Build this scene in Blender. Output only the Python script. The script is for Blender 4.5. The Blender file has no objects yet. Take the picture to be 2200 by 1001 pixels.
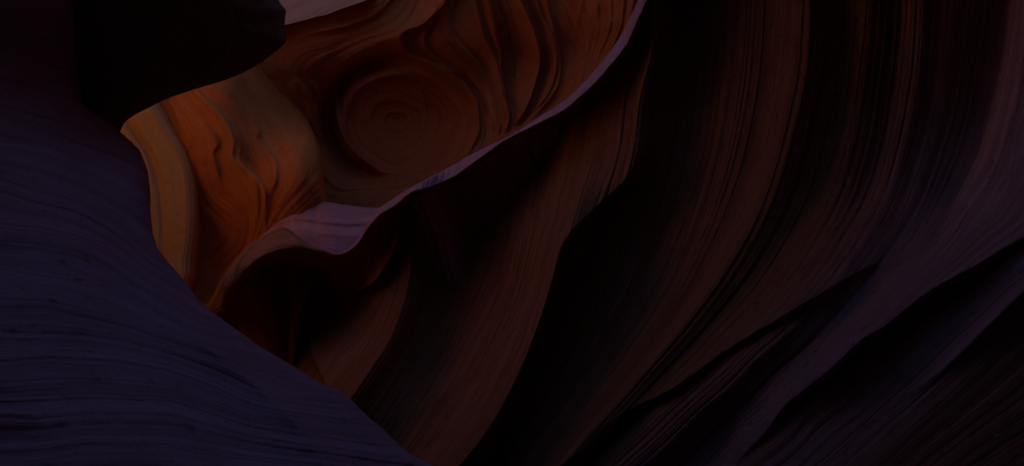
import bpy, math, random
import numpy as np
from mathutils import Vector, Matrix

random.seed(4)
rng = np.random.RandomState(4)
C = bpy.context.scene.collection
SC = bpy.context.scene

# ------------------------------------------------------------------ camera
PITCH = math.radians(9.0)
CAMZ = 1.7
FPX = 2200 * 30.0 / 36.0
cam_d = bpy.data.cameras.new("camera")
cam_d.lens = 30.0
cam_d.sensor_width = 36.0
cam_d.clip_start = 0.02
cam_d.clip_end = 3000.0
cam = bpy.data.objects.new("camera", cam_d)
C.objects.link(cam)
cam.location = (0, 0, CAMZ)
cam.rotation_euler = (math.pi / 2 + PITCH, 0, 0)
SC.camera = cam

# ------------------------------------------------------------------ light
SUN_EL = math.radians(41.0)
SUN_AZ = math.radians(106.0)          # measured from +y (into the canyon) towards +x
world = bpy.data.worlds.new("World")
SC.world = world
world.use_nodes = True
wn = world.node_tree
bg = wn.nodes["Background"]
sky = wn.nodes.new("ShaderNodeTexSky")
sky.sky_type = 'NISHITA'
sky.sun_disc = False
sky.sun_elevation = SUN_EL
sky.sun_rotation = SUN_AZ
sky.altitude = 2500
sky.air_density = 1.0
sky.dust_density = 0.0
sky.ozone_density = 6.0
wn.links.new(sky.outputs[0], bg.inputs[0])
bg.inputs[1].default_value = 0.15
sun_d = bpy.data.lights.new("sun", 'SUN')
sun_d.energy = 2.9
sun_d.angle = math.radians(0.5)
sun_d.color = (1.0, 0.93, 0.82)
sun = bpy.data.objects.new("sun", sun_d)
C.objects.link(sun)
sdir = Vector((math.sin(SUN_AZ) * math.cos(SUN_EL), math.cos(SUN_AZ) * math.cos(SUN_EL), math.sin(SUN_EL)))
sun.rotation_euler = sdir.to_track_quat('Z', 'Y').to_euler()
sun.location = sdir * 60
SC.view_settings.view_transform = 'Standard'
SC.view_settings.look = 'None'
SC.view_settings.exposure = -0.4
SC.view_settings.gamma = 1.0
SC.cycles.max_bounces = 10
SC.cycles.diffuse_bounces = 8
SC.cycles.use_denoising = True
SC.cycles.sample_clamp_indirect = 4.0

# ------------------------------------------------------------------ maths
cp, sp = math.cos(PITCH), math.sin(PITCH)

def world_pt(px, py, d):
    """metres in the canyon from a sight line and a distance along the view axis"""
    px, py, d = np.broadcast_arrays(np.asarray(px, float), np.asarray(py, float), np.asarray(d, float))
    x = (px - 1100.0) / FPX * d
    v = (500.5 - py) / FPX * d
    return np.stack([x, d * cp - v * sp, CAMZ + d * sp + v * cp], -1)

def catmull(pts, n):
    """resample a polyline smoothly to n points by arc length"""
    p = np.asarray(pts, float)
    p = np.vstack([2 * p[0] - p[1], p, 2 * p[-1] - p[-2]])
    out = []
    for i in range(1, len(p) - 2):
        t = np.linspace(0, 1, 24, endpoint=False)[:, None]
        a, b, c, d = p[i - 1], p[i], p[i + 1], p[i + 2]
        out.append(0.5 * (2 * b + (c - a) * t + (2 * a - 5 * b + 4 * c - d) * t ** 2 + (3 * b - a - 3 * c + d) * t ** 3))
    out = np.vstack(out + [p[-2][None]])
    s = np.r_[0, np.cumsum(np.linalg.norm(np.diff(out[:, :2], axis=0), axis=1))]
    q = np.linspace(0, s[-1], n)
    return np.stack([np.interp(q, s, out[:, k]) for k in range(out.shape[1])], -1)

class Field:
    """thin plate spline through scattered (px, py, value)"""
    def __init__(self, pts, smooth=0.0):
        P = np.asarray(pts, float)
        self.x = P[:, :2] / 1000.0
        n = len(P)
        K = self.k(((self.x[:, None] - self.x[None]) ** 2).sum(-1)) + smooth * np.eye(n)
        A = np.zeros((n + 3, n + 3))
        A[:n, :n] = K
        A[:n, n] = 1
        A[:n, n + 1:] = self.x
        A[n:, :n] = A[:n, n:].T
        self.w = np.linalg.solve(A, np.r_[P[:, 2], 0, 0, 0])
    @staticmethod
    def k(r2):
        return np.where(r2 > 1e-12, 0.5 * r2 * np.log(np.maximum(r2, 1e-12)), 0)
    def __call__(self, px, py):
        sh = px.shape
        q = np.stack([px.ravel(), py.ravel()], -1) / 1000.0
        out = np.empty(len(q))
        for i in range(0, len(q), 40000):
            c = q[i:i + 40000]
            r2 = ((c[:, None, :] - self.x[None]) ** 2).sum(-1)
            out[i:i + 40000] = self.k(r2) @ self.w[:-3] + self.w[-3] + c @ self.w[-2:]
        return out.reshape(sh)

def strata_field(guides, smooth=1e-4, n=9):
    pts = []
    for val, poly in guides:
        for p in catmull(poly, n):
            pts.append((p[0], p[1], val))
    return Field(pts, smooth)

_tab = rng.rand(8, 4096)
def noise1(x, k=0):
    x = np.asarray(x, float) + 700.0
    i = np.floor(x).astype(int)
    f = x - i
    f = f * f * (3 - 2 * f)
    return _tab[k][i % 4096] * (1 - f) + _tab[k][(i + 1) % 4096] * f - 0.5
_t2 = rng.rand(256, 256)
def noise2(x, y):
    x = np.asarray(x, float) + 300; y = np.asarray(y, float) + 300
    i = np.floor(x).astype(int); j = np.floor(y).astype(int)
    f = x - i; g = y - j
    f = f * f * (3 - 2 * f); g = g * g * (3 - 2 * g)
    a = _t2[i % 256, j % 256]; b = _t2[(i + 1) % 256, j % 256]
    c = _t2[i % 256, (j + 1) % 256]; d = _t2[(i + 1) % 256, (j + 1) % 256]
    return (a * (1 - f) + b * f) * (1 - g) + (c * (1 - f) + d * f) * g - 0.5

def smooth01(x):
    x = np.clip(x, 0, 1)
    return x * x * (3 - 2 * x)

def signed_dist(px, py, poly, n=160, far=400):
    """distance in sight-line units to a crest; positive to the right of its direction of travel; also the parameter 0..1"""
    c = catmull(poly, n)[:, :2]
    sh = px.shape
    q = np.stack([px.ravel(), py.ravel()], -1)
    best = np.full(len(q), 1e9); sg = np.ones(len(q)); tt = np.zeros(len(q)); te = np.zeros(len(q))
    lo = c.min(0) - far; hi = c.max(0) + far
    m = np.where(((q > lo) & (q < hi)).all(1))[0]
    qq = q[m]
    b = np.full(len(qq), 1e9); s_ = np.ones(len(qq)); t_ = np.zeros(len(qq)); w_ = np.zeros(len(qq)); tn = np.zeros(len(qq))
    for i in range(n - 1):
        a, e = c[i], c[i + 1] - c[i]
        L = e @ e + 1e-9
        t = ((qq - a) @ e) / L
        tc = np.clip(t, 0, 1)
        dx = qq[:, 0] - a[0] - tc * e[0]; dy = qq[:, 1] - a[1] - tc * e[1]
        d2 = dx * dx + dy * dy
        k = d2 < b
        b[k] = d2[k]
        s_[k] = np.where((e[0] * dy - e[1] * dx)[k] > 0, -1, 1)   # y grows downwards
        tn[k] = (i + tc[k]) / (n - 1)
        ww = 1.0 / (d2 + 4.0) ** 3
        w_ += ww; t_ += ww * ((i + tc) / (n - 1))
    best[m] = np.sqrt(b); sg[m] = s_; tt[m] = t_ / w_; te[m] = tn
    signed_dist.near = te.reshape(sh)
    return (best * sg).reshape(sh), tt.reshape(sh)

def ledge(px, py, poly, amp, wl, wr, sharp=7.0, hollow=0.0, flip=False, far=400, slow=0.0):
    """a crest: rises over wl on one side, drops within 'sharp' on the other, then a hollow of width wr.
    amp is a list of (t, amplitude in metres)"""
    s, t = signed_dist(px, py, poly, far=far)
    if flip:
        s = -s
    ta, va = zip(*amp)
    A = np.interp(t, ta, va)
    if va[0] == 0: A = A * smooth01(signed_dist.near / 0.08)
    if va[-1] == 0: A = A * smooth01((1 - signed_dist.near) / 0.08)
    left = np.exp(np.minimum(s, 0) / wl)
    r = np.maximum(s, 0)
    right = (1 - slow) * np.exp(-(r / sharp) ** 1.5) + slow * np.exp(-(r / wr) ** 1.2)
    hol = -hollow * (np.exp(-r / wr) - np.exp(-(r / sharp) ** 1.5)) * (s > 0)
    return A * (np.where(s <= 0, left, right) + hol), s, t

# ------------------------------------------------------------------ materials
def stone(name, base, dark, pale, kbig=2.2, kfine=16.0, kline=70.0, bump=0.35, grain=1.0, rough=0.9, stripe=0.6, sky_tint=None, gscale=110.0):
    m = bpy.data.materials.new(name)
    m.use_nodes = True
    nt = m.node_tree
    N, L = nt.nodes.new, nt.links.new
    bs = nt.nodes["Principled BSDF"]
    bs.inputs["Roughness"].default_value = rough
    bs.inputs["Specular IOR Level"].default_value = 0.15
    at = N("ShaderNodeAttribute"); at.attribute_name = "strata"
    geo = N("ShaderNodeTexCoord")
    sep = N("ShaderNodeSeparateXYZ"); L(geo.outputs["Object"], sep.inputs[0])
    w = N("ShaderNodeTexNoise"); w.inputs["Scale"].default_value = 2.2; w.inputs["Detail"].default_value = 3
    L(geo.outputs["Object"], w.inputs["Vector"])
    wm = N("ShaderNodeMath"); wm.operation = 'MULTIPLY_ADD'; wm.inputs[1].default_value = 0.16
    L(w.outputs["Fac"], wm.inputs[0]); L(at.outputs["Fac"], wm.inputs[2])
    def band(k, stretch, detail=3.0, rgh=0.6):
        mul = N("ShaderNodeMath"); mul.operation = 'MULTIPLY'; mul.inputs[1].default_value = k
        L(wm.outputs[0], mul.inputs[0])
        my = N("ShaderNodeMath"); my.operation = 'MULTIPLY'; my.inputs[1].default_value = stretch
        L(sep.outputs["Y"], my.inputs[0])
        mz = N("ShaderNodeMath"); mz.operation = 'MULTIPLY'; mz.inputs[1].default_value = stretch
        L(sep.outputs["Z"], mz.inputs[0])
        cb = N("ShaderNodeCombineXYZ")
        L(mul.outputs[0], cb.inputs[0]); L(my.outputs[0], cb.inputs[1]); L(mz.outputs[0], cb.inputs[2])
        t = N("ShaderNodeTexNoise"); t.inputs["Scale"].default_value = 1.0
        t.inputs["Detail"].default_value = detail; t.inputs["Roughness"].default_value = rgh
        L(cb.outputs[0], t.inputs["Vector"])
        return t.outputs["Fac"]
    def ramp(fac, lo, hi):
        r = N("ShaderNodeMapRange"); r.inputs[1].default_value = lo; r.inputs[2].default_value = hi
        L(fac, r.inputs[0]); return r.outputs[0]
    def mix(f, a, b, k=1.0):
        x = N("ShaderNodeMix"); x.data_type = 'RGBA'
        mm = N("ShaderNodeMath"); mm.operation = 'MULTIPLY'; mm.inputs[1].default_value = k
        L(f, mm.inputs[0]); L(mm.outputs[0], x.inputs[0])
        for sock, v in ((x.inputs[6], a), (x.inputs[7], b)):
            if isinstance(v, tuple): sock.default_value = (*v, 1)
            else: L(v, sock)
        return x.outputs[2]
    b1 = band(kbig, 0.5, 2.0)
    b2 = band(kfine, 0.7, 4.0, 0.65)
    b3 = band(kline, 1.2, 3.0, 0.7)
    col = mix(ramp(b1, 0.35, 0.65), base, pale, stripe)
    col = mix(ramp(b2, 0.48, 0.7), col, dark, stripe)
    col = mix(ramp(b3, 0.5, 0.75), col, dark, stripe * 0.7)
    blot = N("ShaderNodeTexNoise"); blot.inputs["Scale"].default_value = 5.0; blot.inputs["Detail"].default_value = 6
    L(geo.outputs["Object"], blot.inputs["Vector"])
    col = mix(ramp(blot.outputs["Fac"], 0.5, 0.75), col, dark, 0.35)
    sp_ = N("ShaderNodeTexNoise"); sp_.inputs["Scale"].default_value = gscale * 0.7; sp_.inputs["Detail"].default_value = 3
    L(geo.outputs["Object"], sp_.inputs["Vector"])
    col = mix(ramp(sp_.outputs["Fac"], 0.55, 0.72), col, dark, 0.45)
    pit = N("ShaderNodeTexNoise"); pit.inputs["Scale"].default_value = gscale * 0.22; pit.inputs["Detail"].default_value = 2
    L(geo.outputs["Object"], pit.inputs["Vector"])
    pr = ramp(pit.outputs["Fac"], 0.66, 0.74)
    col = mix(pr, col, dark, 0.7)
    if sky_tint:  # multiply tint that paints skylight into a range of strata
        lo, hi, tint, lo2, hi2 = sky_tint
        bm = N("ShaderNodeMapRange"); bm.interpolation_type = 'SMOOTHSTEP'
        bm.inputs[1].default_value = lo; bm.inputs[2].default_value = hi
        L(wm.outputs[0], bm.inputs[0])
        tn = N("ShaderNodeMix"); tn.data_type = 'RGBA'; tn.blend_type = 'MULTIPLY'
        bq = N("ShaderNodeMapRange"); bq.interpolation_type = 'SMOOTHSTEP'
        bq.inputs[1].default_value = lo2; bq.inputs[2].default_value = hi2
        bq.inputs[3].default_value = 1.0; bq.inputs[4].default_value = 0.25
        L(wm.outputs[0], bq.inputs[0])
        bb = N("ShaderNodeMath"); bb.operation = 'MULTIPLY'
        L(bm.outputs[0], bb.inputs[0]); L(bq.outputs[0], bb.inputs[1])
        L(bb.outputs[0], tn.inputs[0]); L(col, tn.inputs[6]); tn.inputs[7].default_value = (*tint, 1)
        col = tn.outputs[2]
    L(col, bs.inputs["Base Color"])
    g1 = N("ShaderNodeTexNoise"); g1.inputs["Scale"].default_value = gscale; g1.inputs["Detail"].default_value = 5
    L(geo.outputs["Object"], g1.inputs["Vector"])
    hsum = N("ShaderNodeMath"); hsum.operation = 'MULTIPLY_ADD'; hsum.inputs[1].default_value = 0.7
    L(b2, hsum.inputs[0]); L(b3, hsum.inputs[2])
    hs2 = N("ShaderNodeMath"); hs2.operation = 'MULTIPLY_ADD'; hs2.inputs[1].default_value = 0.55 * grain
    L(g1.outputs["Fac"], hs2.inputs[0]); L(hsum.outputs[0], hs2.inputs[2])
    hs3 = N("ShaderNodeMath"); hs3.operation = 'MULTIPLY_ADD'; hs3.inputs[1].default_value = -0.5
    L(pr, hs3.inputs[0]); L(hs2.outputs[0], hs3.inputs[2]); hs2 = hs3
    bp = N("ShaderNodeBump"); bp.inputs["Strength"].default_value = bump; bp.inputs["Distance"].default_value = 0.03
    L(hs2.outputs[0], bp.inputs["Height"]); L(bp.outputs[0], bs.inputs["Normal"])
    return m

M = {}
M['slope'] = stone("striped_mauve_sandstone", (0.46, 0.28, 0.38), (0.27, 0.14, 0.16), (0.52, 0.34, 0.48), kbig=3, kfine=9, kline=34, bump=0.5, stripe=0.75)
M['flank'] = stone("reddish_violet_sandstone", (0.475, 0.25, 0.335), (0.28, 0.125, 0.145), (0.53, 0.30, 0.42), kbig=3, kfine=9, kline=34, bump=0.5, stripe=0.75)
M['wall'] = stone("red_brown_sandstone", (0.46, 0.17, 0.09), (0.23, 0.08, 0.045), (0.55, 0.22, 0.125), kbig=2, kfine=15, kline=52, bump=1.0, stripe=0.8, sky_tint=(10.3, 14.6, (1.5, 2.25, 4.6), 16.8, 18.2))  # purple skylight on the outer flutes is painted in by strata tint
M['back'] = stone("rust_sandstone", (0.46, 0.13, 0.045), (0.3, 0.075, 0.03), (0.54, 0.17, 0.06), kbig=1.5, kfine=6, kline=20, bump=0.25, stripe=0.4, gscale=38.0)
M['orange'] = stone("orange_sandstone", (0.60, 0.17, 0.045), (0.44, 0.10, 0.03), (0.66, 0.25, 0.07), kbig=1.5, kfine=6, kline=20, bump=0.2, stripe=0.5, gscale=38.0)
M['cream'] = stone("cream_sandstone", (0.58, 0.29, 0.105), (0.46, 0.2, 0.07), (0.62, 0.34, 0.14), kbig=3, kfine=9, kline=20, bump=0.12, stripe=0.4, gscale=38.0)
M['shelf'] = stone("lilac_sandstone", (0.58, 0.27, 0.30), (0.44, 0.19, 0.2), (0.62, 0.3, 0.34), kbig=2, kfine=8, kline=24, bump=0.2, stripe=0.4, gscale=38.0)
M['ledge'] = stone("pale_pink_sandstone", (0.46, 0.23, 0.17), (0.42, 0.15, 0.08), (0.5, 0.28, 0.23), kbig=3, kfine=10, kline=30, bump=0.2, gscale=38.0)
M['lip'] = stone("skylit_red_sandstone", (0.48, 0.25, 0.33), (0.36, 0.17, 0.2), (0.54, 0.3, 0.4), kbig=2, kfine=10, kline=36, bump=0.3, stripe=0.4)  # lip of the red wall, its blue skylight painted in as lilac
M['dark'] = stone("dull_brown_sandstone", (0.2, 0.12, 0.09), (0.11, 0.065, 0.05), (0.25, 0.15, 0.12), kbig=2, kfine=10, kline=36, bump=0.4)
M['rock'] = stone("plain_tan_sandstone", (0.48, 0.22, 0.10), (0.38, 0.16, 0.07), (0.54, 0.27, 0.13), kbig=1, kfine=4, kline=12, bump=0.2)
M['sand'] = stone("red_sand", (0.36, 0.17, 0.10), (0.3, 0.13, 0.08), (0.4, 0.2, 0.13), kbig=1, kfine=4, kline=20, bump=0.2)

# ------------------------------------------------------------------ objects
def tag(o, label=None, cat=None, group=None, kind=None):
    if label: o['label'] = label
    if cat: o['category'] = cat
    if group: o['group'] = group
    if kind: o['kind'] = kind
    return o

def empty(name, loc, label, cat, group=None):
    o = bpy.data.objects.new(name, None)
    o.empty_display_size = 0.2
    o.location = loc
    C.objects.link(o)
    return tag(o, label, cat, group)

def grid_mesh(name, P, strata, mat, parent=None, faces_mask=None, normals=None, flip=False):
    """P: (r, c, 3) world points"""
    r, c, _ = P.shape
    idx = np.arange(r * c).reshape(r, c)
    q = np.stack([idx[:-1, :-1], idx[1:, :-1], idx[1:, 1:], idx[:-1, 1:]], -1).reshape(-1, 4)
    if flip: q = q[:, ::-1]
    if faces_mask is not None:
        q = q[faces_mask.reshape(-1)]
    used, inv = np.unique(q, return_inverse=True)
    q = inv.reshape(-1, 4)
    V = P.reshape(-1, 3)[used].astype(np.float32)
    off = Vector(parent.location) if parent is not None else Vector((0, 0, 0))
    V = V - np.array(off, dtype=np.float32)
    me = bpy.data.meshes.new(name)
    me.vertices.add(len(V)); me.vertices.foreach_set("co", V.ravel())
    me.loops.add(q.size); me.loops.foreach_set("vertex_index", q.ravel().astype(np.int32))
    me.polygons.add(len(q))
    me.polygons.foreach_set("loop_start", np.arange(0, q.size, 4, dtype=np.int32))
    me.update(calc_edges=True)
    me.polygons.foreach_set("use_smooth", np.ones(len(q), dtype=bool))
    a = me.attributes.new("strata", 'FLOAT', 'POINT')
    a.data.foreach_set("value", np.asarray(strata, np.float32).reshape(-1)[used])
    if normals is not None:
        me.normals_split_custom_set_from_vertices(normals.reshape(-1, 3)[used].tolist())
    me.materials.append(mat)
    o = bpy.data.objects.new(name, me)
    C.objects.link(o)
    if parent is not None: o.parent = parent
    return o

def vert_normals(P):
    du = np.gradient(P, axis=0); dv = np.gradient(P, axis=1)
    n = np.cross(du, dv)
    n /= np.linalg.norm(n, axis=-1, keepdims=True) + 1e-12
    return n

def to_floor(P, phi, ax, side, n=5, lean=(0.0, 0.0)):
    """carry one border of a sheet down to the canyon floor"""
    e = np.take(P, [-1 if side > 0 else 0], axis=ax)
    f = np.take(phi, [-1 if side > 0 else 0], axis=ax)
    rows = []
    for k in range(1, n + 1):
        t = k / n
        q = e.copy()
        q[..., 2] = e[..., 2] * (1 - t) + np.minimum(e[..., 2], -0.15) * t
        q[..., 0] += lean[0] * t; q[..., 1] += lean[1] * t
        rows.append(q)
    if side < 0: rows = rows[::-1]
    lst = [P] + rows if side > 0 else rows + [P]
    fl = [phi] + [f] * n if side > 0 else [f] * n + [phi]
    return np.concatenate(lst, ax), np.concatenate(fl, ax)

def split(P, phi, part, specs, root, flip=False):
    """cut one continuous rock surface into its named beds; shading stays continuous across the joints"""
    nv = vert_normals(P) * (-1 if flip else 1)
    fm = part[:-1, :-1]
    for k, (nm, lb, mat) in enumerate(specs):
        m_ = fm == k
        if m_.any():
            o = grid_mesh(nm, P, phi, mat, parent=root, faces_mask=m_, normals=nv, flip=flip)
            if lb: o['label'] = lb

def pad_to(part, P, axis_, before, after):
    w = [(0, 0), (0, 0)]
    w[axis_] = (before, after)
    return np.pad(part, w, mode='edge')

def axis(knots):
    """knots: list of (value, step to next)"""
    out = []
    for (a, st), (b, _) in zip(knots[:-1], knots[1:]):
        n = max(1, int(round((b - a) / st)))
        out.append(np.linspace(a, b, n, endpoint=False))
    return np.concatenate(out + [[knots[-1][0]]])

# ================================================================== left slope
S_sil = catmull([(60, -900), (90, -400), (125, -120), (158, 30), (163, 100), (161, 150), (164, 190), (175, 218), (200, 243), (232, 263), (258, 283), (275, 298), (290, 312), (302, 328), (311, 352), (315, 385), (315, 420), (319, 455),
                 (323, 490), (335, 525), (355, 555), (385, 590), (410, 622), (440, 658), (470, 680), (515, 712), (560, 745),
                 (620, 780), (660, 805), (690, 824), (715, 832), (750, 855), (790, 893), (820, 918), (850, 947), (880, 972),
                 (930, 1001), (1040, 1080), (1250, 1250)], 900)
def build_left():
    ys = axis([(-900, 40), (-100, 5), (180, 2.6), (1001, 6), (1040, 20), (1250, 20)])
    us = np.concatenate([np.linspace(0, 0.35, 40, endpoint=False), np.linspace(0.35, 0.93, 330, endpoint=False), np.linspace(0.93, 1, 90)])
    sx = np.interp(ys, S_sil[:, 1], S_sil[:, 0])
    sx = sx + (2.0 * noise1(ys / 17.0, 5) + 1.4 * noise1(ys / 6.0, 6))
    xl = -700.0
    px = xl + (sx[:, None] - xl) * us[None]
    py = np.repeat(ys[:, None], len(us), 1)
    D = Field([(0, 1001, 1.55), (0, 850, 1.68), (0, 700, 1.85), (0, 550, 2.08), (0, 400, 2.35), (0, 300, 2.58), (0, 210, 2.72), (0, 100, 2.74),
               (0, 0, 2.66), (0, -300, 2.45), (0, -900, 1.95), (258, 283, 3.25), (320, 480, 2.86), (440, 658, 2.5), (560, 745, 2.39), (700, 830, 2.2),
               (930, 1001, 1.96), (300, 850, 1.87), (500, 900, 1.97), (200, 600, 2.25), (200, 450, 2.55), (0, 1250, 1.25), (1100, 1200, 1.7),
               (-700, 600, 1.4), (-700, 0, 1.7), (-700, 1250, 1.0), (-700, -900, 1.5), (150, 150, 3.05), (165, 0, 2.9), (110, -300, 2.7), (60, -900, 2.3)])(px, py)
    phi = strata_field([(0, [(0, 225), (120, 255), (258, 300)]), (1, [(0, 300), (150, 340), (312, 420)]), (2, [(0, 390), (150, 430), (250, 485), (335, 560)]),
                        (3, [(0, 500), (120, 515), (220, 550), (320, 612), (440, 690)]),
                        (4.3, [(0, 640), (100, 648), (200, 665), (300, 700), (400, 735), (520, 770), (660, 812)]),
                        (5.3, [(0, 740), (150, 735), (300, 755), (420, 790), (560, 855), (720, 880)]),
                        (6.5, [(0, 850), (200, 845), (400, 862), (560, 910), (800, 945)]), (8, [(0, 1001), (300, 985), (600, 1010)]),
                        (-2, [(0, 60), (200, 90)]), (-5, [(0, -300), (200, -300)]), (11, [(0, 1250), (500, 1250)]), (3.2, [(-500, 500)] * 2), (9, [(-500, 1000)] * 2)], 1e-3)(px, py)
    phi = phi + 0.10 * noise2(px / 90, py / 60)
    h, s, t = ledge(px, py, [(60, 495), (130, 518), (200, 545), (285, 585), (350, 640), (415, 725), (500, 790), (580, 860), (650, 930), (720, 1040)],
                    [(0, 0.0), (0.2, 0.05), (0.5, 0.09), (1, 0.07)], 70, 90, sharp=40, hollow=0.6)
    D = D - h
    D = D - 0.020 * noise1(phi * 1.7, 0) - 0.014 * noise1(phi * 3.3, 4) - 0.006 * noise1(phi * 8.7, 1) - 0.0026 * noise1(phi * 19 + 0.6 * noise2(px / 60, py / 30), 2)
    D = D - 0.006 * noise2(px / 26, py / 18) - 0.03 * noise2(px / 160, py / 120)
    edge = (sx[:, None] - px)
    R = 38.0
    e = np.clip(1 - edge / R, 0, 1)
    D = D + 0.16 * (1 - np.sqrt(np.maximum(1 - e ** 2, 0)))
    P = world_pt(px, py, D)
    # the far side of the slope rolls down and away behind its skyline
    ext = []
    last = P[:, -1:]
    for dx, dy, dz in ((-0.01, 0.05, -0.015), (-0.04, 0.14, -0.05), (-0.12, 0.3, -0.15), (-0.35, 0.6, -0.35), (-0.9, 1.0, -0.6)):
        ext.append(last + np.array([dx, dy, dz]))
    P = np.concatenate([P] + ext, 1)
    phi = np.concatenate([phi] + [phi[:, -1:]] * 5, 1)
    P, phi = to_floor(P, phi, 0, 1)
    part = np.zeros(s.shape, int)
    part[s > 0] = 1
    part[py < 500] = 0
    part = np.pad(part, ((0, P.shape[0] - part.shape[0]), (0, P.shape[1] - part.shape[1])), mode='edge')
    root = empty("rock_slope", (-1.2, 2.2, 0.0), "striped blue violet sandstone slope sweeping down in the near foreground", "rock slope")
    split(P, phi, part, [("face", "finely striped blue violet face", M['slope']), ("flank", "reddish violet flank between the soft ridge and the skyline", M['flank'])], root)
build_left()

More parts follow.
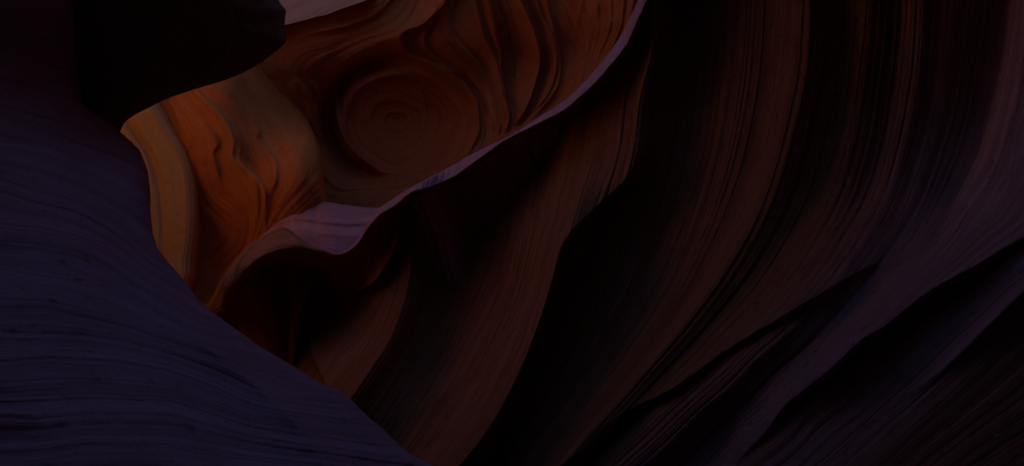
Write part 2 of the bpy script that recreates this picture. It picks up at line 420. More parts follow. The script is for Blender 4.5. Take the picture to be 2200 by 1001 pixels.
# ================================================================== right wall with its lip
lip = [(380, 720), (440, 658), (455, 640), (480, 592), (510, 552), (545, 518), (580, 499), (604, 487), (614, 491), (632, 506), (655, 521), (680, 531), (704, 540), (725, 545), (744, 537),
       (762, 522), (775, 508), (785, 485), (800, 466), (815, 448), (845, 427), (880, 405), (925, 381), (960, 362), (1000, 340), (1050, 313), (1100, 290), (1150, 258), (1200, 226),
       (1235, 197), (1270, 161), (1300, 126), (1325, 91), (1341, 64), (1356, 34), (1371, 0), (1395, -70), (1440, -250), (1480, -600), (1520, -1500)]
def build_right():
    ns = 860
    full = catmull(lip, 6000)
    # dense along the part in view
    seg = full
    arc = np.r_[0, np.cumsum(np.linalg.norm(np.diff(seg, axis=0), axis=1))]
    iv = np.searchsorted(-seg[:, 1], 30)      # y < -30 is out of frame
    a_in = arc[np.argmax(seg[:, 1] < -30)]
    q = np.concatenate([np.linspace(0, a_in, 800, endpoint=False), np.linspace(a_in, arc[-1], 60)])
    B0 = np.stack([np.interp(q, arc, seg[:, k]) for k in range(2)], -1)
    f = q / arc[-1]
    B0[:, 1] += (1.8 * noise1(q / 21.0, 3) + 1.2 * noise1(q / 7.0, 4)) * smooth01((q - 20) / 30)
    # far border: along the bottom and up the right hand side, outside the frame
    b1 = catmull([(150, 1150), (500, 1300), (900, 1330), (1300, 1330), (1700, 1330), (2200, 1300), (2700, 1200), (2900, 900), (2900, 500), (2900, 0)], 4000)
    a1 = np.r_[0, np.cumsum(np.linalg.norm(np.diff(b1, axis=0), axis=1))]
    fin = np.clip(q / a_in, 0, 1)
    g = np.interp(fin, [0, 0.12, 0.24, 0.35, 0.5, 0.7, 0.85, 1.0], [0, 0.10, 0.17, 0.25, 0.38, 0.58, 0.76, 0.95])
    B1 = np.stack([np.interp(g * a1[-1], a1, b1[:, k]) for k in range(2)], -1)
    o = q > a_in
    tt = (q[o] - a_in) / (arc[-1] - a_in)
    e0 = B1[~o][-1]
    B1[o] = np.stack([np.full(o.sum(), 2900.0), e0[1] + (-1500 - e0[1]) * tt], -1)
    w = np.concatenate([np.linspace(0, 0.035, 34, endpoint=False), np.linspace(0.035, 0.78, 640, endpoint=False), np.linspace(0.78, 1, 40)])
    px = B0[:, None, 0] * (1 - w) + B1[:, None, 0] * w
    py = B0[:, None, 1] * (1 - w) + B1[:, None, 1] * w
    D = Field([(380, 720, 6.6), (440, 658, 6.4), (545, 515, 6.4), (620, 500, 6.3), (478, 668, 6.15), (508, 606, 6.12), (548, 560, 6.08), (588, 538, 6.08), (628, 530, 6.1), (725, 545, 5.95), (785, 480, 5.85), (880, 405, 5.7), (1000, 340, 5.45), (1150, 257, 5.15),
               (1270, 160, 4.85), (1372, 0, 4.5), (1420, -300, 4.0), (1480, -700, 3.4), (1520, -1500, 2.5),
               (548, 622, 6.9), (500, 690, 7.3), (600, 620, 7.2), (580, 720, 7.4), (700, 610, 6.95), (680, 670, 7.2), (640, 730, 6.9), (760, 600, 6.6), (820, 520, 6.1), (700, 760, 5.9), (720, 850, 4.8), (830, 650, 5.8), (862, 470, 5.85), (800, 780, 4.95), (960, 450, 5.95), (960, 550, 5.95), (1010, 650, 5.3), (940, 650, 5.62), (900, 780, 4.95), (1060, 420, 5.62), (1150, 345, 5.3), (1000, 850, 4.2), (1000, 1001, 3.4), (700, 1100, 4.1),
               (1150, 500, 4.75), (1250, 600, 4.3), (1200, 850, 3.5), (1300, 1001, 2.9),
               (1450, 0, 4.35), (1500, 300, 4.12), (1500, 500, 3.85), (1500, 700, 3.4), (1500, 900, 2.9),
               (1700, 0, 3.65), (1750, 300, 3.55), (1750, 500, 3.25), (1700, 750, 2.7), (1700, 1001, 2.2),
               (2000, 0, 2.85), (2000, 300, 2.98), (2000, 500, 2.62), (2000, 700, 2.2), (2000, 1001, 1.75),
               (2200, 0, 2.42), (2200, 300, 2.5), (2200, 500, 2.25), (2200, 700, 1.9), (2200, 1001, 1.55),
               (2900, 0, 1.6), (2900, 600, 1.35), (2900, 1300, 1.05), (1500, 1300, 2.2), (2200, 1300, 1.3), (1000, 1300, 2.6), (500, 1300, 3.4),
               (1700, -400, 3.05), (2000, -400, 2.4), (2900, -500, 1.5), (2000, -1500, 1.9), (2900, -1500, 1.1)], 1e-4)(px, py)
    phi = strata_field([
        (-1.2, [(600, 560), (560, 640), (500, 740)]),
        (0, [(870, 440), (858, 500), (840, 600), (800, 690), (740, 780), (690, 850)]),
        (1, [(905, 425), (893, 520), (880, 620), (850, 720), (790, 810), (740, 880)]),
        (2.5, [(1030, 360), (1012, 520), (970, 660), (910, 770), (830, 900)]),
        (3.5, [(1130, 320), (1110, 500), (1070, 640), (1000, 770), (930, 880), (850, 1000)]),
        (5, [(1352, 75), (1300, 165), (1285, 260), (1255, 370), (1212, 500), (1180, 610), (1140, 740), (1080, 870), (985, 1001)]),
        (6, [(1405, 40), (1380, 250), (1340, 420), (1290, 580), (1200, 770), (1060, 1001)]),
        (7, [(1480, 0), (1470, 200), (1440, 380), (1390, 540), (1320, 690), (1220, 850), (1110, 1001)]),
        (9, [(1680, 0), (1660, 200), (1610, 400), (1530, 570), (1430, 715), (1310, 860), (1200, 990)]),
        (11, [(1880, 0), (1860, 200), (1810, 400), (1730, 550), (1600, 710), (1450, 850), (1290, 1001)]),
        (12.5, [(2020, 0), (2000, 200), (1950, 400), (1870, 540), (1740, 690), (1560, 860), (1420, 1001)]),
        (14, [(2190, 0), (2160, 200), (2110, 350), (2040, 480), (1940, 610), (1800, 760), (1640, 920), (1560, 1001)]),
        (15.5, [(2400, 100), (2300, 380), (2200, 520), (2020, 650), (1900, 750), (1740, 890), (1630, 1001)]),
        (17, [(2400, 430), (2200, 610), (2050, 760), (1900, 900), (1790, 1001)]), (19, [(2400, 700), (2200, 850), (2000, 1001)]),
        (9, [(1700, -600)] * 2), (14, [(2250, -600)] * 2), (22, [(2800, 900)] * 2)], 1e-3)(px, py)
    phi = phi + 0.06 * noise2(px / 110, py / 160)
    H = np.zeros_like(D)
    crests = []
    def add(poly, amp, wl, wr, sharp, hollow, flip=False, slow=0.0):
        h, s, t = ledge(px, py, poly, amp, wl, wr, sharp, hollow, flip, slow=slow)
        crests.append(s)
        return h
    # lip: the sloping top faces up, then the rock is undercut beneath it
    H += add([(725, 547), (760, 530), (790, 490), (815, 462), (850, 440), (885, 412), (925, 401), (975, 379), (1000, 362), (1050, 326), (1090, 298), (1150, 268), (1210, 237), (1245, 208),
              (1275, 181), (1315, 135), (1345, 95), (1370, 42), (1388, 0), (1420, -100)],
             [(0, 0.0), (0.12, 0.10), (0.2, 0.24), (0.3, 0.36), (0.6, 0.36), (0.78, 0.2), (0.9, 0.12), (1, 0.1)], 22, 160, 14, 0.9, flip=True)
    # shoulder knob left of the dip: bright shoulder over a hollow black front
    H += add([(420, 700), (470, 672), (505, 610), (545, 562), (585, 540), (625, 532), (680, 541), (725, 552)], [(0, 0.2), (0.3, 0.4), (0.6, 0.3), (0.8, 0.1), (1, 0.0)], 45, 600, 22, 1.0, flip=True)
    # belly of the overhang and its lower edge, over the first striped flute
    H += add([(300, 960), (430, 860), (530, 775), (600, 710), (680, 675), (735, 642), (800, 606), (840, 548), (856, 500), (862, 470), (885, 440)],
             [(0, 0.0), (0.12, 0.2), (0.5, 0.24), (0.8, 0.3), (0.93, 0.2), (1, 0.0)], 60, 50, 9, 0.1, flip=True)
    # first flute: soft right edge
    H += add([(872, 455), (882, 540), (878, 610), (850, 690), (805, 775), (755, 852), (690, 930), (560, 1080)], [(0, 0.0), (0.3, 0.16), (1, 0.22)], 70, 120, 40, 0.8)
    # second flute: crisp edge
    H += add([(1420, 260), (1350, 375), (1275, 450), (1214, 515), (1187, 598), (1162, 680), (1120, 790), (1060, 905), (985, 1003), (900, 1100)],
             [(0, 0.0), (0.15, 0.06), (0.35, 0.22), (0.6, 0.36), (1, 0.28)], 110, 190, 8, 1.2)
    # third flute
    H += add([(1960, 510), (1885, 562), (1840, 585), (1735, 645), (1650, 696), (1560, 750), (1490, 802), (1440, 835), (1330, 892), (1270, 952), (1205, 997), (1100, 1080)],
             [(0, 0.0), (0.12, 0.07), (0.3, 0.24), (0.6, 0.36), (1, 0.26)], 80, 140, 9, 0.0, slow=0.6)
    # fourth flute
    H += add([(2330, 430), (2200, 508), (2150, 536), (2095, 570), (2020, 610), (1955, 655), (1900, 700), (1850, 730), (1780, 795), (1740, 826), (1685, 872), (1640, 930), (1560, 1010)],
             [(0, 0.2), (0.2, 0.24), (0.6, 0.32), (0.85, 0.14), (1, 0.0)], 80, 85, 9, 0.0, slow=0.6)
    # fifth flute
    H += add([(2350, 500), (2200, 625), (2150, 672), (2085, 735), (2020, 795), (1930, 862), (1860, 930)], [(0, 0.24), (0.4, 0.2), (0.75, 0.06), (1, 0.0)], 42, 100, 14, 0.0, slow=0.7)
    # long thin rib in the upper right
    H += add([(2195, -60), (2190, 0), (2170, 150), (2140, 270), (2100, 370), (2050, 455), (1985, 545), (1910, 640)], [(0, 0.05), (0.6, 0.05), (1, 0.0)], 60, 60, 12, -0.6, flip=True)
    # broad soft flutes
    kx, kv = zip(*[(-3, 0), (0.2, .02), (1.0, .06), (1.6, -.2), (3.1, -.40), (3.8, -.34), (4.6, -.08), (5.3, .1), (6.0, .2), (6.5, -.08), (7.0, -.25), (7.6, -.24), (8.4, -.14), (8.8, -.12), (9.55, .1), (10.1, -.1),
                    (10.5, -.13), (10.95, -.11), (11.4, -.22), (12.1, -.25), (12.8, -.42), (13.85, -.78), (14.15, -.34), (14.6, -.34), (15.4, -.2), (16.5, 0), (30, 0)])
    lx_, lv_ = zip(*[(-3, 0), (0.2, 0), (1.0, .06), (1.6, -.2), (3.1, -.42), (3.8, -.38), (4.55, -.2), (5.05, .22), (6, -.18), (7.2, -.3), (7.9, -.22), (8.5, -.12), (9.4, .12), (10.1, -.08), (10.4, -.08),
                      (11.7, .25), (12.2, .2), (13.0, -.05), (14.0, 0), (15, .06), (16, 0), (30, 0)])
    def table(a, b):
        p = np.interp(np.linspace(-3, 30, 1320), a, b)
        p = np.convolve(np.pad(p, 8, mode='edge'), np.hanning(17) / np.hanning(17).sum(), 'valid')
        return np.interp(phi, np.linspace(-3, 30, 1320), p)
    low = smooth01((py - 350 - 0.10 * (px - 1500)) / 200)
    H += (table(kx, kv) * (1 - low) + table(lx_, lv_) * low) * D / 4.0
    H += 0.04 * noise1(phi * 1.6 + 0.3, 4) * smooth01((phi - 4.6) / 1.0) * D / 4.0
    fl = 0.045 * noise1(phi * 2.7, 0) + 0.026 * noise1(phi * 6.1, 1) + 0.020 * noise1(phi * 13, 2) + 0.014 * noise1(phi * 27, 3) + 0.007 * noise1(phi * 66 + noise2(px / 60, py / 60), 5)
    inside = smooth01((phi + 0.9) / 0.8)
    H += add([(1206, 560), (1185, 622), (1173, 655), (1155, 705), (1140, 745)], [(0, 0.0), (0.4, 0.05), (1, 0.0)], 7, 10, 3, 0.4)
    H += fl * inside * np.clip(D / 4.0, 0.4, 1.3) * (1 - 0.45 * smooth01((phi - 11.5) / 2.0)) * (1 - 0.15 * smooth01((phi - 6.5) / 1.0))
    H += 0.004 * noise2(px / 20, py / 28) * D / 3
    D = D - H
    # round off towards the outline
    e = np.clip(1 - np.hypot(px - B0[:, None, 0], py - B0[:, None, 1]) / 14.0, 0, 1)
    D = D + 0.10 * (1 - np.sqrt(np.maximum(1 - e ** 2, 0)))
    P = world_pt(px, py, D)
    ext = []
    first = P[:, :1]
    for dx, dy, dz in ((0.5, 2.2, -4.5), (0.42, 1.5, -2.6), (0.33, 1.05, -1.3), (0.22, 0.75, -0.6), (0.12, 0.45, -0.2), (0.06, 0.24, -0.05), (0.02, 0.1, -0.005), (0.0, 0.04, 0.0)):
        k = np.where(B0[:, 1] < -30, 0.0, 1.0)[:, None, None]
        ext.append(first + np.array([dx, dy, 0]) + k * np.array([0, 0, dz]))
    ne = len(ext)
    P = np.concatenate(ext + [P], 1)
    phi = np.concatenate([phi[:, :1]] * ne + [phi], 1)
    # upward continuation out of the frame
    P, phi = to_floor(P, phi, 1, 1)
    lift = np.ones((1, P.shape[1], 1)); lift[:, -5:] = 0
    top = P[-1:]
    up = [top + lift * np.array([0.03 * k, 0.05 * k, 0.28 * k]) for k in range(1, 7)]
    P = np.concatenate([P] + up, 0)
    phi = np.concatenate([phi] + [phi[-1:]] * 6, 0)
    root = empty("fluted_rock", (0.4, 4.0, 0.0), "tall dark fluted sandstone mass topped by a thin curving lilac lip", "rock wall")
    # which part each face belongs to
    nrow, ncol = P.shape[:2]
    part = np.zeros((nrow, ncol), int)
    gx = px[::4, ::4]; gy = py[::4, ::4]
    def side(poly):
        s_, _ = signed_dist(gx, gy, poly, n=60, far=6000)
        full = np.repeat(np.repeat(s_, 4, 0), 4, 1)[:px.shape[0], :px.shape[1]]
        return full > 0
    belly = side([(876, 380), (872, 440), (862, 470), (856, 500), (840, 548), (800, 606), (735, 642), (680, 675), (600, 705), (560, 755), (470, 820), (300, 900)])
    k1 = side([(872, 300), (872, 455), (882, 540), (878, 610), (850, 690), (805, 775), (755, 852), (700, 920), (500, 1300)])
    k2 = side([(1500, -900), (1420, -100), (1330, 200), (1290, 330), (1245, 430), (1214, 512), (1187, 598), (1162, 680), (1120, 790), (1060, 905), (985, 1003), (900, 1100), (700, 1400)])
    k3 = side([(2120, -900), (2090, 0), (2040, 300), (1960, 510), (1885, 562), (1735, 645), (1560, 750), (1440, 835), (1330, 892), (1205, 997), (1100, 1080), (900, 1340)])
    k4 = side([(2900, 150), (2330, 430), (2200, 508), (2095, 570), (1955, 655), (1850, 730), (1740, 826), (1640, 930), (1560, 1010), (1300, 1400)])
    k5 = side([(2900, 320), (2350, 500), (2200, 625), (2085, 735), (1930, 862), (1860, 930), (1600, 1400)])
    pt = np.select([k5, k4, k3, k2, k1, belly], [6, 5, 4, 3, 2, 1], 0)
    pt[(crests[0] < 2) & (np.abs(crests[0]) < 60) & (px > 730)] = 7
    part[:px.shape[0], ne:ne + px.shape[1]] = pt
    part[:px.shape[0], :ne] = pt[:, :1]
    part[:px.shape[0], ne + px.shape[1]:] = pt[:, -1:]
    part[px.shape[0]:] = part[px.shape[0] - 1]
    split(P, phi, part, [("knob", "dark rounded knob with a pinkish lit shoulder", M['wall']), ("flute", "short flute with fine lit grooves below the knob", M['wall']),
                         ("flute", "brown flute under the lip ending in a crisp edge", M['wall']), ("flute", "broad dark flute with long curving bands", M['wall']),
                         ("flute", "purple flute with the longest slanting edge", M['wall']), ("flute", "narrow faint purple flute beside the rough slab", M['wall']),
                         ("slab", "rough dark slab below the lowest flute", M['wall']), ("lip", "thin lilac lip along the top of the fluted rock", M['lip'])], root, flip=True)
build_right()

# ================================================================== black overhang, upper left
def build_overhang():
    out = [(60, 100), (70, 180), (110, 240), (170, 275), (225, 288), (246, 287), (257, 284), (268, 264), (290, 247), (320, 232), (345, 219), (380, 205), (430, 189),
           (480, 174), (515, 160), (548, 143), (580, 121), (606, 100), (614, 90), (615, 72), (612, 52), (614, 24), (606, 12), (596, -4), (570, -60), (540, -160), (420, -330), (240, -380), (60, -280), (40, -100), (50, 20)]
    o_ = catmull(out + [out[0]], 520)[:-1]
    c = np.array([390, 10.0])
    nr = 70
    rho = np.sin(np.linspace(0, 1, nr) * math.pi / 2) ** 0.9
    px = c[0] + (o_[:, None, 0] - c[0]) * rho
    py = c[1] + (o_[:, None, 1] - c[1]) * rho
    base = Field([(257, 284, 3.7), (400, 200, 3.8), (614, 60, 4.0), (570, -60, 3.8), (100, 150, 3.6), (400, -330, 3.1), (120, -280, 3.0), (390, 10, 3.5)])(px, py)
    bul = np.sqrt(np.maximum(1 - rho[None] ** 2.6, 0))
    n = 0.05 * noise2(px / 70, py / 60) + 0.02 * noise2(px / 23, py / 15)
    Df = base - 0.42 * bul - n * bul ** .3
    Db = base + 0.75 * bul
    P = np.concatenate([world_pt(px, py, Df), world_pt(px, py, Db)[:, ::-1][:, 1:]], 1)
    P = np.concatenate([P, P[:1]], 0)
    st = (P[..., 2] * 6 + P[..., 1] * 1.5)
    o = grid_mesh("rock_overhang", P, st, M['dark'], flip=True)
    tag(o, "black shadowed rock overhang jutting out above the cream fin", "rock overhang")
build_overhang()

# ================================================================== cream fin
def build_fin():
    R = catmull([(300, 140), (330, 200), (345, 224), (363, 251), (386, 290), (408, 326), (420, 360), (427, 400), (429, 450), (428, 500), (422, 550), (419, 590), (410, 622), (395, 720)], 300)
    ys = axis([(140, 2.5), (720, 2.5)])
    rx = np.interp(ys, R[:, 1], R[:, 0])
    us = np.concatenate([np.linspace(0, 0.85, 90, endpoint=False), np.linspace(0.85, 1, 40)])
    lx = rx - 260
    px = lx[:, None] + (rx - lx)[:, None] * us
    py = np.repeat(ys[:, None], len(us), 1)
    q = rx[:, None] - px
    D = 7.2 + 0.0 * px + 0.3 * (py - 400) / 400 * -1 + 0.0012 * np.maximum(q - 60, 0) * 1.0
    phi = q / 16.0 + 0.25 * noise2(px / 60, py / 120)
    D -= 0.02 * noise1(phi * 1.0, 0) + 0.012 * noise1(phi * 2.7, 1) + 0.006 * noise1(phi * 6, 2) + 0.03 * noise2(px / 90, py / 140)
    # a shallow groove down the middle left
    D += 0.05 * np.exp(-((q - 92 + (py - 300) * 0.08) / 9.0) ** 2)
    e = np.clip(1 - q / 26.0, 0, 1)
    D += 0.3 * (1 - np.sqrt(np.maximum(1 - e ** 2, 0)))
    P = world_pt(px, py, D)
    last = P[:, -1:]
    ext = [last + np.array(v) for v in ((-0.01, 0.12, 0), (-0.08, 0.3, 0), (-0.3, 0.6, 0), (-0.9, 0.8, 0))]
    P = np.concatenate([P] + ext, 1)
    phi = np.concatenate([phi] + [phi[:, -1:]] * 4, 1)
    P, phi = to_floor(P, phi, 0, 1)
    o = grid_mesh("rock_fin", P, phi, M['cream'])
    tag(o, "pale cream curved rock fin with fine vertical bands behind the blue slope", "rock fin")
build_fin()

# ================================================================== orange wall
def build_orange():
    R = catmull([(470, 60), (560, 130), (605, 172), (642, 226), (665, 270), (680, 310), (688, 350), (690, 395), (698, 432), (702, 470), (690, 560), (640, 700)], 300)
    ys = axis([(60, 2.5), (700, 2.5)])
    rx = np.interp(ys, R[:, 1], R[:, 0])
    us = np.concatenate([np.linspace(0, 0.93, 170, endpoint=False), np.linspace(0.93, 1, 40)])
    lx = 270.0
    px = lx + (rx[:, None] - lx) * us
    py = np.repeat(ys[:, None], len(us), 1)
    D = Field([(300, 200, 7.6), (300, 600, 7.5), (420, 200, 7.3), (520, 150, 7.6), (560, 125, 8.3), (608, 172, 8.75), (645, 228, 8.75), (668, 275, 8.3), (570, 190, 8.0), (480, 300, 7.1), (430, 430, 7.35), (460, 560, 7.45), (550, 400, 7.0), (600, 330, 7.25),
               (660, 300, 7.55), (680, 400, 7.0), (620, 420, 6.95), (560, 500, 7.1), (600, 650, 6.9), (690, 500, 7.2), (400, 100, 7.5)])(px, py) + 0.06 - 0.3 * smooth01((px - 520) / 130)
    A = [(415, 190), (425, 197), (452, 230), (485, 265), (502, 300), (500, 340), (530, 370), (550, 400), (555, 450), (550, 540)]
    Bc = [(470, 170), (490, 185), (512, 212), (540, 250), (556, 280), (550, 300), (575, 325), (592, 350), (590, 390), (580, 415), (572, 470)]
    Cc = [(425, 250), (440, 270), (455, 290), (467, 310), (457, 330), (467, 370), (480, 420)]
    phi = strata_field([(0, [(350, 210), (380, 300), (400, 420), (420, 560)]), (1.4, Cc), (2.4, A), (3.6, Bc), (5.2, [(560, 150), (610, 230), (650, 300), (672, 380)]),
                        (6.2, [(692, 410), (650, 450), (600, 500), (560, 560)]), (4.6, [(690, 345), (640, 400), (590, 460), (560, 520)])], 1e-3)(px, py)
    phi = phi + 0.1 * noise2(px / 50, py / 50)
    H = ledge(px, py, A, [(0, 0.02), (0.3, 0.06), (0.7, 0.05), (1, 0.0)], 26, 30, 6, 0.3)[0]
    H += ledge(px, py, [(a + 16, b + 4) for a, b in A], [(0, 0.0), (0.3, 0.08), (0.6, 0.08), (1, 0.0)], 14, 16, 4, 0.4)[0]
    H += ledge(px, py, Bc, [(0, 0.02), (0.3, 0.05), (0.8, 0.05), (1, 0.0)], 30, 40, 6, 0.3)[0]
    H += ledge(px, py, Cc, [(0, 0.0), (0.3, 0.03), (0.7, 0.04), (1, 0.0)], 14, 16, 4, 0.4)[0]
    H += 0.03 * noise1(phi * 2.2, 0) + 0.016 * noise1(phi * 5.3, 1) + 0.009 * noise1(phi * 13, 2) + 0.006 * noise1(phi * 29, 3) + 0.035 * noise2(px / 60, py / 70) + 0.008 * noise2(px / 17, py / 17)
    D = D - H
    q = rx[:, None] - px
    e = np.clip(1 - q / 12.0, 0, 1)
    D += 0.12 * (1 - np.sqrt(np.maximum(1 - e ** 2, 0)))
    P = world_pt(px, py, D)
    last = P[:, -1:]
    ext = [last + np.array(v) for v in ((0.0, 0.1, 0), (-0.05, 0.3, 0), (-0.2, 0.8, 0), (-0.8, 1.3, 0))]
    P = np.concatenate([P] + ext, 1)
    phi = np.concatenate([phi] + [phi[:, -1:]] * 4, 1)
    P, phi = to_floor(P, phi, 0, 1)
    sa = signed_dist(px, py, [(330, 60)] + A + [(550, 720)], far=3000)[0]
    sb = signed_dist(px, py, [(430, 60)] + Bc + [(575, 720)], far=3000)[0]
    part = np.select([sb > 0, sa > 0], [2, 1], 0)
    part = np.pad(part, ((0, P.shape[0] - part.shape[0]), (0, P.shape[1] - part.shape[1])), mode='edge')
    root = empty("rock_buttress", (-2.2, 7.6, 0.0), "glowing orange rock buttress with wavy raised veins beside the cream fin", "rock buttress")
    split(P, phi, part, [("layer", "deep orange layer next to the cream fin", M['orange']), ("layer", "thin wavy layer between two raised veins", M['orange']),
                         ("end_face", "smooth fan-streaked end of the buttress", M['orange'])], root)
build_orange()

# ================================================================== back wall with the round swirl
RIBS = [
    [(975, -60), (960, 0), (935, 30), (905, 55), (872, 68), (859, 82), (863, 102), (882, 119), (920, 135), (960, 155), (995, 185), (1020, 217), (1030, 250), (1025, 285), (1008, 330), (980, 370)],
    [(965, -40), (957, 10), (940, 40), (917, 60), (911, 80), (917, 108), (942, 132), (975, 155), (1005, 185), (1030, 225), (1040, 268), (1036, 310), (1020, 345)],
    [(985, -60), (962, 0), (945, 40), (944, 75), (962, 105), (990, 130), (1015, 155), (1036, 187), (1052, 230), (1056, 272), (1045, 318)],
    [(985, -50), (967, 0), (958, 38), (967, 75), (987, 103), (1020, 138), (1048, 175), (1064, 220), (1070, 268), (1060, 310)],
    [(1010, -50), (1020, 0), (1032, 40), (1043, 85), (1060, 122), (1074, 165), (1081, 208), (1086, 243), (1077, 300)],
    [(1035, -50), (1047, 0), (1059, 40), (1069, 80), (1073, 115), (1080, 148), (1088, 208), (1092, 255), (1080, 300)],
    [(1100, -50), (1120, 0), (1140, 42), (1153, 88), (1158, 135), (1150, 187), (1126, 237), (1095, 285)],
    [(1135, -50), (1150, 0), (1168, 42), (1186, 78), (1193, 125), (1186, 180), (1160, 222), (1115, 275)],
    [(1160, -50), (1172, 0), (1184, 48), (1198, 85), (1203, 128), (1195, 185), (1168, 228), (1125, 272)],
]
def build_back():
    xs = axis([(420, 8), (560, 2.2), (1400, 8), (1560, 8)])
    ys = axis([(-420, 20), (-30, 2.2), (470, 8), (620, 8)])
    px, py = np.meshgrid(xs, ys)
    cx, cy = 850.0, 262.0
    D = Field([(420, 150, 8.6), (560, 150, 8.15), (612, 58, 8.15), (700, 100, 8.15), (760, 20, 8.15), (900, 0, 8.25), (860, 80, 8.3), (700, 180, 8.5), (640, 250, 8.5), (720, 250, 8.75), (850, 262, 8.85),
               (950, 262, 8.8), (1030, 250, 8.45), (1000, 120, 8.4), (1060, 60, 8.35), (1120, 120, 8.5), (1170, 100, 8.1), (1230, 100, 8.1), (1300, 60, 7.6), (1370, 0, 7.3), (1300, 180, 7.6),
               (1150, 260, 7.95), (1020, 340, 8.1), (850, 420, 8.2), (700, 430, 8.3), (850, 360, 8.6), (700, 600, 8.0), (1000, 600, 7.6), (1500, 300, 6.9), (1500, -400, 6.8), (1000, -400, 8.3), (420, -400, 9.0), (420, 600, 8.6)])(px, py)
    r = np.hypot((px - cx) / 1.10, (py - cy) / 0.98)
    guides = [(0, [(cx, cy)] * 2)]
    for k, rad in ((1.0, 35), (2.0, 70), (3.0, 100)):
        guides.append((k, [(cx + 1.1 * rad * math.cos(a), cy + .98 * rad * math.sin(a)) for a in np.linspace(0, 2 * math.pi, 13)[:-1]]))
    for i, rb in enumerate(RIBS):
        guides.append((5.0 + 0.8 * i + (1.0 if i > 5 else 0), rb))
    guides += [(4.6, [(790, 105), (740, 140), (705, 190), (690, 250), (705, 310), (750, 360), (830, 385), (930, 370)]),
               (5.2, [(690, 150), (672, 200), (668, 260), (690, 330), (740, 400)]), (6.0, [(620, 140), (640, 200), (650, 260)]),
               (13.5, [(1250, 0), (1265, 100), (1235, 200)]), (16, [(1320, -30), (1318, 60), (1280, 140)]), (7, [(612, 75), (700, 52), (780, 30), (850, 5)]), (8, [(612, 55), (700, 32), (790, 0)]),
               (6.2, [(620, 110), (720, 85), (800, 60)]), (6.5, [(700, 430), (800, 425), (880, 410)])]
    phi = strata_field(guides, 1e-3, n=11)(px, py)
    phi = phi + (0.12 + 0.5 * smooth01((130 - r) / 40)) * noise2(px / 50, py / 50) + 0.05 * noise2(px / 17, py / 17)
    H = np.zeros_like(D)
    A0 = [(0, 0.10), (0.3, 0.16), (0.8, 0.14), (1, 0.02)]
    par = [(0.10, 30, 30), (0.06, 16, 14), (0.05, 14, 14), (0.08, 18, 18), (0.07, 14, 14), (0.16, 16, 55), (0.16, 42, 20), (0.08, 16, 12), (0.06, 12, 40)]
    for rb, (a, wl, wr) in zip(RIBS, par):
        wob = [(x + 2.5 * math.sin(y * 0.09 + x * .05), y) for x, y in rb]
        H += ledge(px, py, wob, [(0, a), (0.8, a), (1, 0.0)], wl, wr, 4, 0.8, far=200)[0]
    # the round boss with its deep crescent on the left
    ang = np.arctan2((py - cy) / .98, (px - cx) / 1.1)
    left = smooth01((-np.cos(ang - 0.25) + 0.35) / 1.0)
    H += -0.32 * np.exp(-((r - 132 - 6 * noise1(ang * 2, 2)) / 17.0) ** 2) * left
    H += 0.10 * np.exp(-((r - 104) / 12.0) ** 2) * left
    H -= 0.06 * np.exp(-(r / 62.0) ** 2)
    inner = smooth01((120 - r) / 25) * (0.25 + 1.2 * smooth01(0.5 + 1.6 * noise2(px / 55, py / 45)))
    H += inner * (0.010 * noise1(phi * 4.2, 5) + 0.009 * noise1(phi * 9.1, 6) + 0.006 * noise1(phi * 20, 7))
    # drapery left of the boss
    for poly, a in (([(628, 165), (648, 185), (664, 215), (668, 255), (684, 290), (712, 325), (740, 345)], 0.14), ([(660, 170), (676, 185), (684, 215), (681, 245), (690, 280), (712, 310)], 0.12),
                    ([(740, 135), (727, 165), (722, 215), (728, 265), (750, 310), (790, 350), (835, 372)], 0.08)):
        H += ledge(px, py, poly, [(0, 0), (0.2, a), (0.8, a), (1, 0)], 10, 26, 5, 0.9, far=150)[0]
    # crack running through the boss and rim lines above
    H += ledge(px, py, [(790, 122), (835, 135), (862, 160), (890, 185), (908, 205), (918, 240), (930, 262), (940, 290)], [(0, 0.01), (0.5, 0.03), (1, 0.0)], 8, 8, 3, 0.5, far=100)[0]
    H += ledge(px, py, [(630, 75), (700, 66), (760, 52), (810, 28), (850, -10)], [(0, 0.0), (0.3, 0.05), (1, 0.06)], 14, 30, 5, 0.5, far=150, flip=True)[0]
    H += ledge(px, py, [(700, 175), (760, 120), (800, 100), (850, 78), (905, 45), (960, -10)], [(0, 0.0), (0.3, 0.05), (1, 0.05)], 30, 30, 18, 0.6, far=150)[0]
    calm = 1 - 0.6 * smooth01((870 - px) / 60) * smooth01((190 - py) / 40)
    H += calm * (0.045 * noise1(phi * 1.3, 0) + 0.028 * noise1(phi * 3.4, 1)) + 0.014 * noise1(phi * 8, 2) + 0.006 * noise1(phi * 19, 3) + 0.05 * noise2(px / 90, py / 80) + 0.012 * noise2(px / 22, py / 22)
    rt = smooth01((px - 1215) / 40)
    H += rt * (0.10 * noise1((px + 0.22 * py) / 34, 4) + 0.03 * noise1((px + .22 * py) / 9, 1))
    # above the bright ledge the wall stands back
    ll = np.interp(px, [420, 500, 560, 612, 650, 702, 760, 790, 850, 900], [100, 84, 68, 55, 45, 32, 11, 0, -28, -60])
    D = D - H + 1.3 * smooth01((ll - py) / 30.0) * smooth01((800 - px) / 60.0)
    P = world_pt(px, py, D)
    part = np.zeros(px.shape, int)
    zone = (px > 858) & (py < 400) & (r > 128)
    for k_, rb in enumerate(RIBS):
        sd = signed_dist(px, py, rb, far=260)[0]
        part[zone & (sd > 0) & (sd < 1e8)] = k_ + 2
    part[r < 128] = 1
    P, phi = to_floor(P, phi, 0, 1)
    part = np.pad(part, ((0, P.shape[0] - part.shape[0]), (0, 0)), mode='edge')
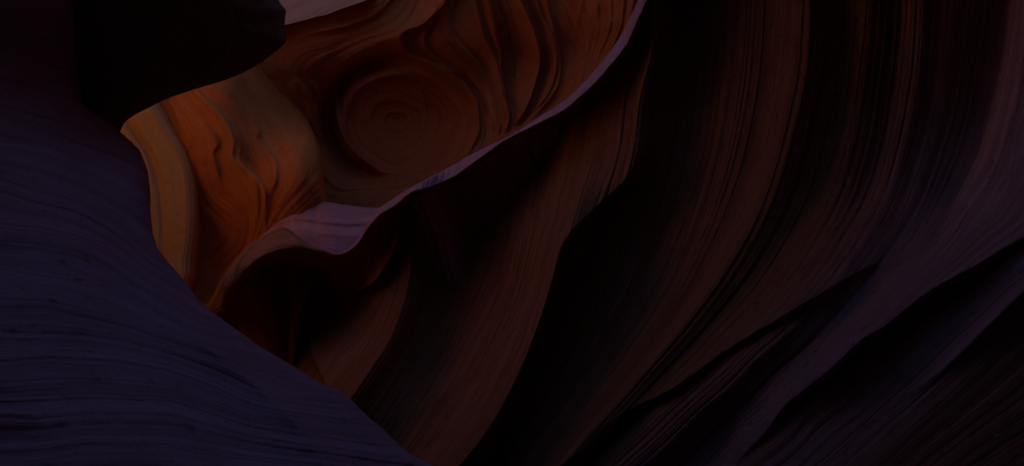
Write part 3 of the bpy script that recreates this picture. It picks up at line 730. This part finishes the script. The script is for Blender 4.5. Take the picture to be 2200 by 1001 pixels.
    root = empty("rock_alcove", (-0.8, 8.5, 0.0), "rust brown rock alcove with a round ringed hollow and thin curling ribs", "rock alcove")
    split(P, phi, part, [("rock_face", None, M['back']), ("hollow", "round hollow of faint concentric rings", M['back'])] + [("rib", None, M['back'])] * 9, root)
build_back()

# ================================================================== shelf in the dip of the lip
def build_shelf():
    T = catmull([(530, 535), (560, 508), (590, 482), (607, 465), (625, 451), (648, 446), (661, 441), (680, 441), (697, 434), (740, 440), (790, 446), (840, 445), (920, 440)], 200)
    xs = np.linspace(532, 920, 230)
    ty = np.interp(xs, T[:, 0], T[:, 1])
    v = np.linspace(0, 1, 140)
    la = np.array(lip)
    by = np.interp(xs, la[:, 0], la[:, 1]) + 14
    by = np.maximum(by, ty + 12)
    py = ty[None] + (by - ty)[None] * v[:, None]
    px = np.repeat(xs[None], len(v), 0)
    cr = np.interp(px, [560, 612, 630, 650, 700, 745, 790, 920], [490, 472, 467, 468, 476, 479, 477, 465])
    s = py - cr                                 # below the crease the bowl begins
    up_ = np.clip(cr - ty[None], 0, None)
    D = 6.8 - 0.0035 * np.minimum(py - ty[None], up_) - 0.006 * np.minimum(np.maximum(s, 0), 26) - 0.002 * np.maximum(s - 26, 0)
    D = D + 0.003 * np.maximum(632 - px, 0)
    D = D - 0.05 * np.exp(-(s / 7.0) ** 2)
    D = D + 0.0006 * np.abs(px - 720)
    phi = (py - ty[None]) / 14.0 + 0.3 * noise2(px / 60, py / 20)
    D -= 0.008 * noise1(phi, 0) + 0.006 * noise1(phi * 2.7, 1) + 0.02 * noise2(px / 60, py / 30)
    P = world_pt(px, py, D)
    first = P[:1]
    ext = [first + np.array(v_) for v_ in ((0, 1.2, -0.5), (0, 0.5, -0.05), (0, 0.15, 0.0))]
    P = np.concatenate(ext + [P], 0)
    phi = np.concatenate([phi[:1]] * 3 + [phi], 0)
    lastr = P[-1:]
    P = np.concatenate([P, lastr + np.array((0, 0.4, 0.0)), lastr + np.array((0, 0.9, 0.0))], 0)
    phi = np.concatenate([phi, phi[-1:], phi[-1:]], 0)
    o = grid_mesh("rock_shelf", P, phi, M['shelf'])
    tag(o, "small scooped lilac rock shelf in the dip behind the curving lip", "rock shelf")
build_shelf()

# ================================================================== bright ledge at the top
def build_ledge():
    T = catmull([(500, 84), (560, 68), (612, 55), (650, 45), (680, 37), (702, 32), (730, 21), (760, 11), (790, 0), (850, -28)], 200)
    xs = np.linspace(500, 800, 200)
    ty = np.interp(xs, T[:, 0], T[:, 1])
    v = np.linspace(0, 1, 110) ** 1.3
    py = ty[None] - 330 * v[:, None]
    px = np.repeat(xs[None], len(v), 0)
    D = 7.92 + 0.006 * (ty[None] - py)
    phi = (px * 0.45 + py * 1.1) / 11.0 + 0.3 * noise2(px / 60, py / 20)
    D -= 0.04 * noise1(phi * 0.6, 0) + 0.02 * noise1(phi * 1.7, 1) + 0.01 * noise1(phi * 4, 2)
    P = world_pt(px, py, D)
    first = P[:1]
    ext = [first + np.array(v_) for v_ in ((0, 0.9, 0.42), (0, 0.3, 0.14), (0, 0.06, 0.03))]
    P = np.concatenate(ext + [P], 0)
    phi = np.concatenate([phi[:1]] * 3 + [phi], 0)
    o = grid_mesh("rock_ledge", P, phi, M['ledge'], flip=True)
    tag(o, "pale pink sloping rock ledge at the top edge beside the black overhang", "rock ledge")
build_ledge()

# ================================================================== the rest of the canyon and plateau, with unseen light blockers added
def build_terrain():
    V, F = [], []
    def sheet(pts_rows):
        r, c = len(pts_rows), len(pts_rows[0])
        b = len(V)
        for row in pts_rows: V.extend(row)
        for i in range(r - 1):
            for j in range(c - 1):
                F.append((b + i * c + j, b + i * c + j + 1, b + (i + 1) * c + j + 1, b + (i + 1) * c + j))
    # canyon wall behind the camera
    sheet([[(x, -2.6 + 0.25 * math.sin(x * 2 + z) + 0.08 * x * x, z) for x in np.linspace(-3.0, 2.6, 24)] for z in (-0.2, 1, 2, 3.5, 5, 6.5)])
    # both walls carried on past the camera
    sheet([[(1.3 + 0.12 * math.sin(y * 1.7 + z) - 0.07 * max(z - 3, 0) - 0.02 * (y - 1), y, z) for y in np.linspace(-2.8, 1.15, 18)] for z in np.linspace(-0.2, 6.0, 14)])
    sheet([[(-1.8 + 0.12 * math.sin(y * 1.5 + z) - 0.05 * z, y, z) for y in np.linspace(1.0, -2.8, 18)] for z in np.linspace(-0.2, 4.0, 10)])
    # unseen roof sheet, added to shade the right wall from the sky
    sheet([[(0.45 + 1.3 * u + 0.1 * math.sin(y * 1.3), y, 3.7 + 0.15 * math.sin(y * 2.1 + u * 3) + 0.5 * (1 - u) ** 3) for u in np.linspace(0, 1, 10)] for y in np.linspace(-2.8, 2.1, 20)])
    # unseen sun blocker added right of the rear chamber, behind the fluted wall
    sheet([[(2.0 + 0.4 * math.sin(y * 0.9 + z * 0.5) - 0.05 * z, y, -1 + f * (7.4 + 2.2 * float(smooth01((y - 4.7) / 0.9)))) for y in np.linspace(3.9, 11, 36) for z in (f * 9.5,)] for f in np.linspace(0, 1, 16)])
    # unseen left wall of the rear chamber, added to catch sun and bounce it
    sheet([[(-3.7 + 0.3 * math.sin(y * 1.1 + z * 0.6) - 0.12 * max(z - 4, 0), y, z) for y in np.linspace(10, 3.6, 24)] for z in np.linspace(-1, 8.0, 14)])
    # the plateau the slot is cut into, plus an unseen shell added to seal out stray sunlight
    def rect(x0, x1, y0, y1, z, n=6):
        sheet([[(x, y, z + 0.05 * math.sin(x * 1.3 + y)) for x in np.linspace(x0, x1, n)] for y in np.linspace(y0, y1, n)])
    ZP = 6.3
    rect(2.25, 400, -400, 400, ZP); rect(-400, -4.3, -400, 400, ZP); rect(-4.3, 2.25, -400, -2.5, ZP); rect(-4.3, 2.25, 10.5, 400, ZP)
    rect(0.95, 2.25, -2.5, 4.1, ZP + 0.1); rect(-4.3, -1.5, -2.5, 3.3, 4.4)
    sheet([[(2.6, y, z) for y in np.linspace(-2.7, 11, 8)] for z in (-0.2, 3, ZP)])
    sheet([[(-4.3, y, z) for y in np.linspace(-2.7, 11, 8)] for z in (-0.2, 3, ZP)])
    sheet([[(x, 10.5, z) for x in np.linspace(-4.4, 2.7, 8)] for z in (-0.2, 3, ZP)])
    sheet([[(x, 3.3, z) for x in np.linspace(-4.3, -2.6, 5)] for z in (-0.2, 2, 4.4, ZP)])
    me = bpy.data.meshes.new("canyon_terrain")
    me.from_pydata(V, [], F); me.update()
    a = me.attributes.new("strata", 'FLOAT', 'POINT')
    for i, v in enumerate(V): a.data[i].value = v[2] * 5
    me.materials.append(M['rock'])
    o = bpy.data.objects.new("canyon_terrain", me); C.objects.link(o)
    tag(o, "unseen sandstone around the canyon, partly added to shape its light", None, None, "structure")
build_terrain()

def build_ground():
    xs = np.r_[-1500, -300, -60, np.linspace(-15, 15, 60), 60, 300, 1500]
    ys = np.r_[-1500, -300, -60, np.linspace(-12, 20, 60), 60, 300, 1500]
    X, Y = np.meshgrid(xs, ys)
    Z = 0.0 + 0.1 * noise2(X / 1.3, Y / 1.3)
    P = np.stack([X, Y, Z], -1)
    o = grid_mesh("ground", P, Z * 5, M['sand'])
    tag(o, "red sand canyon floor", None, None, "structure")
build_ground()

def build_pebble():
    # a small tan stone lodged in the rough slab
    p0 = np.array(world_pt(2146, 937, 1.0)) - np.array([0, 0, CAMZ])
    dg = bpy.context.evaluated_depsgraph_get()
    hit = SC.ray_cast(dg, Vector((0, 0, CAMZ)), Vector(p0).normalized())
    if not hit[0]: return
    V, F = [], []
    nu, nv = 10, 7
    for i in range(nv):
        th = math.pi * i / (nv - 1)
        for j in range(nu):
            ph = 2 * math.pi * j / nu
            k = 0.0062 * (1 + 0.25 * math.sin(3.1 * j + 2.3 * i) * math.sin(th))
            V.append((1.2 * k * math.sin(th) * math.cos(ph), 0.9 * k * math.sin(th) * math.sin(ph), 0.8 * k * math.cos(th)))
    for i in range(nv - 1):
        for j in range(nu):
            F.append((i * nu + j, (i + 1) * nu + j, (i + 1) * nu + (j + 1) % nu, i * nu + (j + 1) % nu))
    me = bpy.data.meshes.new("pebble"); me.from_pydata(V, [], F); me.update()
    me.polygons.foreach_set("use_smooth", [True] * len(F))
    me.materials.append(M['orange'])
    o = bpy.data.objects.new("pebble", me); C.objects.link(o)
    o.location = hit[1]
    tag(o, "tiny tan pebble lodged in the rough dark slab", "pebble")
build_pebble()
